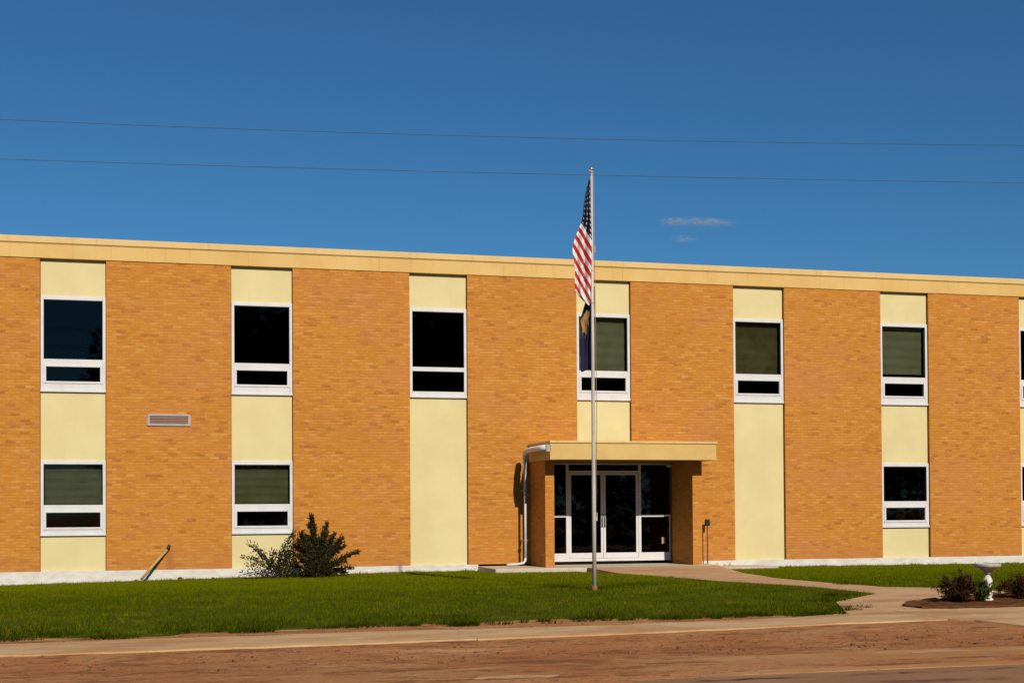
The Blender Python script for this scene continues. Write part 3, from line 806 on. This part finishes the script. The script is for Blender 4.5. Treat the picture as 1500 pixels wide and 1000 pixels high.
def branchy(name, loc, tips, mat, label, cat, leaf=.05, per_m=260, spread=.05, droop=0.0, seed=1, base_r=.03, stem=.010, aspect=2.2, group=None, fill=0, bend=.25, start=.12, taper=.5):
    rnd = np.random.default_rng(seed)
    root = empty(name, loc, label, cat, group)
    mb = MB(); P = []; D = []
    for (tx, ty, tz) in tips:
        b0 = np.array([rnd.normal(0, base_r), rnd.normal(0, base_r), 0.0])
        t = np.array([tx, ty, tz])
        mid = b0*.5+t*.5+np.array([-(t[0]-b0[0])*bend, 0, abs(t[2])*.14+np.linalg.norm(t[:2])*.10])
        pts = [b0*(1-q)**2+2*mid*q*(1-q)+t*q*q for q in np.linspace(0, 1, 8)]
        pts = [q+rnd.normal(0, .008, 3)*(0 < i < 7) for i, q in enumerate(pts)]
        mb.tube([Vector(q) for q in pts], list(np.linspace(stem, stem*.3, 8)), 5)
        L = np.linalg.norm(t-b0); n = int(per_m*L)
        q = start+(1-start)*rnd.uniform(0, 1, n)
        idx = q*7; i0 = np.clip(idx.astype(int), 0, 6); fr = (idx-i0)[:, None]
        A = np.array(pts)
        pos = A[i0]*(1-fr)+A[i0+1]*fr
        dr = A[i0+1]-A[i0]; dr /= np.linalg.norm(dr, axis=1, keepdims=True)
        rad = spread*(1-(1-taper)*q)[:, None]
        off = rnd.normal(0, 1, (n, 3))*rad*.5
        pos = pos+off
        P.append(pos); D.append(dr*.8+rnd.normal(0, .65, (n, 3))+np.array([0, 0, .15]))
    if fill:
        c = rnd.normal(0, 1, (fill, 3)); hh = np.array([f for f in tips]).max(0)
        w = np.abs(np.array(tips)[:, 0]).mean()
        pos = np.stack([c[:, 0]*w*.42, c[:, 1]*w*.35, np.abs(c[:, 2])*hh[2]*.26+.02], -1)
        P.append(pos); D.append(c+np.array([0, 0, .6]))
    mb.build('stems', M['bark'], root)
    raw_mesh('foliage', leaf_cards(np.concatenate(P), np.concatenate(D), leaf, rnd, aspect), None, mat, root, 4)
    return root

def T(px, pz): return (px, pz)
# evergreen: tips measured as (dx, dz) from its foot
gz = float(ground_z(5.95, -1.5))
tips = []
rr = random.Random(3)
for dx_, dz_ in [(-.13, 1.40), (-.10, 1.28), (-.17, 1.20), (-.05, 1.12), (.24, 1.22), (.20, 1.02), (.10, 1.0), (.42, .98), (.34, .90), (.56, .90), (.60, .80), (.50, .72), (.66, .70), (.92, .58), (.72, .50), (.62, .36), (.80, .20), (.70, .12), (.55, .2),
                 (-.42, .25), (-.5, .12), (-.4, .5), (-.46, .72), (-.36, .98), (-.5, .55), (-.44, .86), (-.3, .6), (.45, .12), (.35, .2), (-.25, .1), (.1, .2), (-.30, .90), (-.33, 1.02), (-.38, .70), (-.26, .78), (-.20, .95), (-.34, .40), (-.3, .2), (0, .85), (.05, .7), (.3, .6), (.2, .45), (-.1, .55), (.4, .35), (.15, .9), (-.08, .9), (-.15, .7), (.3, .75)]:
    tips.append((dx_, rr.uniform(-.35, .35)*(1-dz_*.35), dz_))
branchy('evergreen_shrub', (5.95, -1.5, gz), tips, M['evergreen'], 'dense dark spiky evergreen shrub against the brick wall', 'shrub', leaf=.058, per_m=460, spread=.085, seed=4, fill=1500, base_r=.06, stem=.013, bend=.10)
gz = float(ground_z(5.15, -1.35))
tips = []
for dx_, dz_ in [(-.66, .80), (-.52, .66), (-.80, .50), (-.74, .32), (-.60, .48), (-.45, .55), (-.84, .12), (-.55, .14), (-.35, .18), (-.17, .62), (-.10, .52), (0.0, .60), (.10, .62), (.18, .66), (.22, .58), (.14, .45), (.28, .98), (.30, .80), (.2, .3), (.05, .35), (-.2, .4), (-.1, .25), (-.28, .3), (.24, .2), (.32, .35), (.36, .7), (.40, .5), (.42, .85), (.44, .3), (.36, .15), (.1, .15), (-.1, .12), (.34, 1.05)]:
    tips.append((dx_, rr.uniform(-.22, .22), dz_))
branchy('leggy_shrub', (5.15, -1.35, gz), tips, M['leggy'], 'sparse leggy shrub with open twigs left of the dark evergreen', 'shrub', leaf=.058, per_m=140, spread=.085, seed=9, base_r=.09, stem=.007, bend=.05, start=.25, taper=.9)

def mound(w, h, n, seed, skew=0.0):
    r2 = random.Random(seed); out = []
    for i in range(n):
        a = r2.uniform(0, 2*math.pi); q = math.sqrt(r2.random())
        out.append((math.cos(a)*w*q+skew*h, math.sin(a)*w*q, h*(1-.55*q*q)*r2.uniform(.72, 1.1)))
    return out
gz = float(ground_z(14.36, -13.40))+.05
branchy('barberry_shrub', (14.36, -13.40, gz), mound(.34, .47, 42, 5), M['barberry'], 'small maroon shrub on the mulch bed left of the white birdbath', 'shrub', leaf=.036, per_m=300, spread=.06, seed=12, base_r=.05, stem=.005, group='maroon shrubs in the mulch bed', fill=900, bend=0)
gz = float(ground_z(15.75, -13.1))+.05
branchy('barberry_shrub', (15.75, -13.10, gz), mound(.42, .36, 36, 8), M['barberry'], 'wide low maroon shrub on the mulch bed right of the white birdbath', 'shrub', leaf=.036, per_m=300, spread=.06, seed=15, base_r=.06, stem=.005, group='maroon shrubs in the mulch bed', fill=900, bend=0)
gz = float(ground_z(14.72, -13.50))+.05
branchy('leafy_plant', (14.72, -13.50, gz), mound(.19, .34, 26, 18), M['weed'], 'fresh green leafy plant between the maroon shrub and birdbath', 'plant', leaf=.045, per_m=220, spread=.05, seed=21, base_r=.03, stem=.004, bend=0)

# ------------------------------------------------------------------ birdbath
gz = float(ground_z(15.045, -13.2))+.02
bb = empty('birdbath', (15.045, -13.2, gz), 'white baluster birdbath with a wide shallow bowl in the mulch bed', 'birdbath')
ped = [(0.0817, -0.02), (0.0843, 0.02), (0.0791, 0.05), (0.0602, 0.062), (0.0568, 0.08), (0.0757, 0.12), (0.0843, 0.155), (0.0774, 0.185), (0.055, 0.205), (0.0447, 0.225), (0.0482, 0.245), (0.0671, 0.28), (0.074, 0.315), (0.0688, 0.35), (0.0533, 0.385), (0.0396, 0.405), (0.0344, 0.425)]
MB().lathe(ped).build('pedestal', M['whitestone'], bb)
bowl = [(0.04, 0.425), (0.052, 0.45), (0.0685, 0.48), (0.1294, 0.527), (0.1789, 0.544), (0.1995, 0.556), (0.2041, 0.5700000000000001), (0.2041, 0.594), (0.1995, 0.602), (0.1866, 0.6), (0.1766, 0.585), (0.1294, 0.56), (0.0609, 0.545), (0.01, 0.543)]
MB().lathe(bowl, seg=40).build('bowl', M['bowl'], bb)

# ------------------------------------------------------------------ flagpole and flags
FX, FY = 9.535, -10.251
fz = float(ground_z(FX, FY))
fp = empty('flagpole', (FX, FY, fz), 'tall slender pale metal flagpole standing on the lawn before the entrance', 'flagpole')
H = 7.00-fz
MB().tube([(0, 0, -.1), (0, 0, 1.5), (0, 0, 4), (0, 0, H-.05)], [.036, .034, .028, .019], 16).build('pole', M['pole'], fp)
MB().tube([(0, 0, -.02), (0, 0, .10)], [.052, .046], 16).build('base_collar', M['rust'], fp)
MB().tube([(0, 0, H-.06), (0, 0, H-.02), (-.03, 0, H-.015), (-.055, 0, H-.03)], [.02, .022, .014, .012], 10).build('truck', M['grey'], fp)
fin = MB(); bmesh.ops.create_uvsphere(fin.bm, u_segments=16, v_segments=10, radius=.028, matrix=Matrix.Translation((0, 0, H+.02)))
fin.build('finial', M['gold'], fp)
MB().tube([(.03, -.01, H-.03), (.046, -.02, 4.5), (.052, -.02, 3.0), (.040, -.01, 1.25)], .005, 6).build('halyard', M['rope'], fp)
MB().box(.028, .06, -.012, .012, 1.18, 1.32, .004).box(.026, .058, -.010, .010, 5.68, 5.80, .004).build('cleat', M['grey'], fp)

def hanging_cloth(name, rows, mat, label, cat, uvf, pleats, amp, ybase, seed, group=None):
    """limp cloth: rows = (z, x_left, x_right); depth folds run down the cloth"""
    r2 = random.Random(seed)
    K = .98243
    rows = [(1.278+(z-1.278)*K, FX+(a-9.660)*K, FX+(b-9.660)*K) for z, a, b in rows]
    zs = np.array([q[0] for q in rows][::-1]); xl = np.array([q[1] for q in rows][::-1]); xr = np.array([q[2] for q in rows][::-1])
    nz, nt = 90, 36
    bm = bmesh.new(); uvl = bm.loops.layers.uv.new('UVMap')
    grid = []; uvs = {}
    for i in range(nz+1):
        s = i/nz; z = zs[-1]+(zs[0]-zs[-1])*s
        a = np.interp(z, zs, xl); b = np.interp(z, zs, xr)
        row = []
        for j in range(nt+1):
            t = j/nt
            wv = math.sin(t*pleats*2*math.pi+1.3*math.sin(s*3.1)+seed)
            yy = ybase+amp*(.35+.65*min(1, (b-a)/.3))*wv*(1-.55*t)+.02*math.sin(s*9+t*3)
            x = b+(a-b)*t+.012*math.sin(s*17+seed)*t+.010*math.cos(t*pleats*2*math.pi)
            zz = z-.05*t*math.sin(t*pleats*4+s*2)*(s > .9)
            v = bm.verts.new((x, yy, zz)); row.append(v); uvs[v] = uvf(x, z, t, s, wv)
        grid.append(row)
    for i in range(nz):
        for j in range(nt):
            f = bm.faces.new((grid[i][j], grid[i][j+1], grid[i+1][j+1], grid[i+1][j])); f.smooth = True
            for l in f.loops: l[uvl].uv = uvs[l.vert]
    top = zs[-1]
    o_loc = Vector((FX-.03, FY, top))
    for v in bm.verts: v.co -= o_loc
    me = bpy.data.meshes.new(name); bm.to_mesh(me); bm.free(); me.materials.append(mat)
    o = link(name, me, None, o_loc)
    md = o.modifiers.new('cloth', 'SOLIDIFY'); md.thickness = .003
    return tag(o, label, cat, group)

rows = [(6.95, 9.605, 9.632), (6.6, 9.54, 9.635), (6.2, 9.455, 9.637), (5.95, 9.37, 9.638), (5.72, 9.312, 9.64), (5.5, 9.325, 9.64), (5.3, 9.335, 9.64), (5.1, 9.345, 9.642), (4.96, 9.36, 9.642), (4.88, 9.44, 9.645), (4.80, 9.56, 9.64)]
def uv_nat(x, z, t, s, w):
    # stripes run steeply down towards the pole; v = 0 at the canton edge
    q = (6.13-z)-(x-9.329)*1.75+.03*w
    return (t, q/.88)
hanging_cloth('flag', rows, M['flag'], 'limp red and white striped flag with starred dark canton at the pole top', 'flag', uv_nat, 2.3, .07, FY, 2)
rows = [(5.12, 9.625, 9.715), (4.95, 9.56, 9.722), (4.80, 9.535, 9.725), (4.62, 9.50, 9.72), (4.54, 9.455, 9.71), (4.3, 9.465, 9.70), (4.0, 9.455, 9.705), (3.75, 9.45, 9.71), (3.69, 9.47, 9.70)]
hanging_cloth('flag', rows, M['stateflag'], 'smaller navy flag with a gold emblem hanging limp under the striped flag', 'flag', lambda x, z, t, s, w: (t, s), 1.8, .05, FY+.11, 5)

# ------------------------------------------------------------------ overhead wires
def wire(p0, p1, p2, label):
    a, b, c = (Vector(p) for p in (p0, p1, p2))
    pts = []
    for t in np.linspace(-1.2, 2.2, 60):     # quadratic through three points
        l0 = 2*(t-.5)*(t-1); l1 = -4*t*(t-1); l2 = 2*t*(t-.5)
        pts.append(a*l0+b*l1+c*l2)
    o = pts[0].copy()
    w = MB().tube([p-o for p in pts], .0042, 6).build('overhead_wire', M['wire'], None, o)
    tag(w, label, 'wire', 'overhead wires across the sky')
wire((0.284, -11.408, 6.900), (7.619, -12.241, 6.900), (15.465, -13.671, 6.900), 'upper of the two thin dark wires crossing the blue sky')
wire((0.284, -11.408, 6.333), (7.615, -12.241, 6.353), (15.457, -13.671, 6.314), 'lower of the two thin dark wires, nearer the roof edge and flagpole top')

# ------------------------------------------------------------------ cloud wisp
def mat_cloud():
    k = NT('thin_cloud')
    o = k.obj()
    ln = k.n('ShaderNodeVectorMath', operation='LENGTH', ins={0: o}).outputs['Value']
    fall = k.maprange(ln, 0.15, 1.0, 1, 0)
    nz = k.noise(o, 1.6, 5, 0.65, (2.2, 1.0, 3.0))
    d = k.math('MULTIPLY', k.math('MULTIPLY', fall, fall), k.maprange(nz, 0.42, 0.70))
    v = k.n('ShaderNodeVolumePrincipled', ins={'Color': (0.95, 0.88, 0.92, 1), 'Density': k.math('MULTIPLY', d, CLOUD_D), 'Anisotropy': 0.0})
    k.t.links.new(v.outputs[0], k.out.inputs['Volume'])
    return k.m
CLOUD_D = 0.40
cm = mat_cloud()
cr_ = empty('cloud', (329.9, 785.6, 186.2), 'small thin white cloud wisp low in the blue sky right of the flagpole', 'cloud'); cr_['kind'] = 'stuff'
for c, w_, h_, dn in [((329.9, 785.6, 186.2), 14.0, 4.4, 1), ((347.6, 778.4, 185.6), 29.2, 3.8, 0.35), ((336.7, 785.2, 175.5), 12.9, 3.8, 0.25)]:
    b = MB(); bmesh.ops.create_icosphere(b.bm, subdivisions=4, radius=1)
    o = b.build('wisp', cm, cr_, Vector(c)-Vector((329.9, 785.6, 186.2))); o.scale = (w_, w_*.5*(dn**.5), h_); o.rotation_euler = (0, R(3), -.26)


# ------------------------------------------------------------------ trees across the street (mirrored in the panes)
def street_tree(x, y, h, w, seed, label):
    rnd = np.random.default_rng(seed)
    root = empty('street_tree', (x, y, -.35), label, 'tree', 'trees across the street')
    mb = MB(); ph = h*.30
    mb.tube([(0, 0, -.2), (.05, 0, ph*.5), (-.05, .05, ph), (.1, 0, h*.55)], [.34, .27, .24, .12], 10)
    cs = []
    for i in range(64):
        d = rnd.normal(0, 1, 3); d /= np.linalg.norm(d)
        q = rnd.uniform(.35, 1)**.6
        c = np.array([d[0]*w*.5*q, d[1]*w*.5*q, h*.50+d[2]*h*.46*q])
        cs.append(c)
        if i % 3 == 0: mb.tube([(0, 0, ph*.9), tuple(c*.5+np.array([0, 0, h*.18])), tuple(c)], [.12, .07, .02], 6)
    mb.build('trunk', M['bark'], root)
    P, D = [], []
    for c in cs:
        n = 270; o = rnd.normal(0, 1, (n, 3))*np.array([w*.085, w*.085, h*.055])
        P.append(c+o); D.append(o+rnd.normal(0, .5, (n, 3)))
    raw_mesh('crown', leaf_cards(np.concatenate(P), np.concatenate(D), .55, rnd, 1.5), None, M['leggy'], root, 4)
k = 0
for x, y, h, w in ((5.0, -52, 16, 11), (13, -56, 18, 12), (22, -52, 17, 12), (31, -55, 18, 13), (40.5, -52, 19, 13), (50, -55, 18, 13), (60, -52, 19, 13), (70, -55, 18, 13), (-16, -58, 12, 9)):
    k += 1
    street_tree(x, y, h, w, 70+k, ('full leafy tree across the street, mirrored darkly in the window panes'))

# ------------------------------------------------------------------ camera
f_px, yaw, pitch, roll, sy = 2000.0, .2610, .0179, .0061, 712.2353
c_, s_ = math.cos(yaw), math.sin(yaw); cp, sp = math.cos(pitch), math.sin(pitch); cr, sr = math.cos(roll), math.sin(roll)
R0 = Vector((c_, -s_, 0)); F0 = Vector((s_, c_, 0)); U0_ = Vector((0, 0, 1))
F = cp*F0+sp*U0_; Uu = -sp*F0+cp*U0_
Rr = cr*R0-sr*Uu; Uv = sr*R0+cr*Uu
cam = bpy.data.cameras.new('camera'); co = bpy.data.objects.new('camera', cam); COL.objects.link(co)
mw = Matrix(((Rr.x, Uv.x, -F.x, 2.3079), (Rr.y, Uv.y, -F.y, -32.0), (Rr.z, Uv.z, -F.z, 1.278), (0, 0, 0, 1)))
co.matrix_world = mw
cam.sensor_width = 36; cam.sensor_fit = 'HORIZONTAL'; cam.lens = f_px/1500*36
cam.shift_y = (sy-500)/1500
cam.clip_start = .1; cam.clip_end = 5000
scene.camera = co

# ------------------------------------------------------------------ light
EL, AZ = R(34.2), R(8.0)       # sun high behind the camera, slightly from the right
sun = bpy.data.lights.new('sun', 'SUN'); so = bpy.data.objects.new('sun', sun); COL.objects.link(so)
sun.energy = 4.1; sun.angle = R(.5); sun.color = (1.0, .945, .84)
sd = Vector((math.sin(AZ)*math.cos(EL), -math.cos(AZ)*math.cos(EL), math.sin(EL)))
so.rotation_euler = sd.to_track_quat('Z', 'Y').to_euler(); so.location = (10, -60, 40)
w = bpy.data.worlds.new('World'); scene.world = w; w.use_nodes = True
nt = w.node_tree; nt.nodes.clear()
out = nt.nodes.new('ShaderNodeOutputWorld'); bg = nt.nodes.new('ShaderNodeBackground'); sky = nt.nodes.new('ShaderNodeTexSky')
sky.sky_type = 'NISHITA'; sky.sun_disc = False; sky.sun_elevation = EL; sky.sun_rotation = math.pi-AZ
sky.air_density = 1.0; sky.dust_density = 0.0; sky.ozone_density = 10.0; sky.altitude = 0
tint = nt.nodes.new('ShaderNodeMix'); tint.data_type = 'RGBA'; tint.blend_type = 'MULTIPLY'; tint.inputs[0].default_value = 1
tint.inputs[7].default_value = (.67, 1.05, 1.08, 1)
nt.links.new(sky.outputs[0], tint.inputs[6]); nt.links.new(tint.outputs[2], bg.inputs[0]); nt.links.new(bg.outputs[0], out.inputs[0])
bg.inputs[1].default_value = .06

scene.view_settings.view_transform = 'Standard'; scene.view_settings.look = 'None'
scene.view_settings.exposure = 0; scene.view_settings.gamma = 1
scene.render.engine = 'CYCLES'
scene.cycles.max_bounces = 8; scene.cycles.diffuse_bounces = 1; scene.cycles.transparent_max_bounces = 16
scene.cycles.use_denoising = True
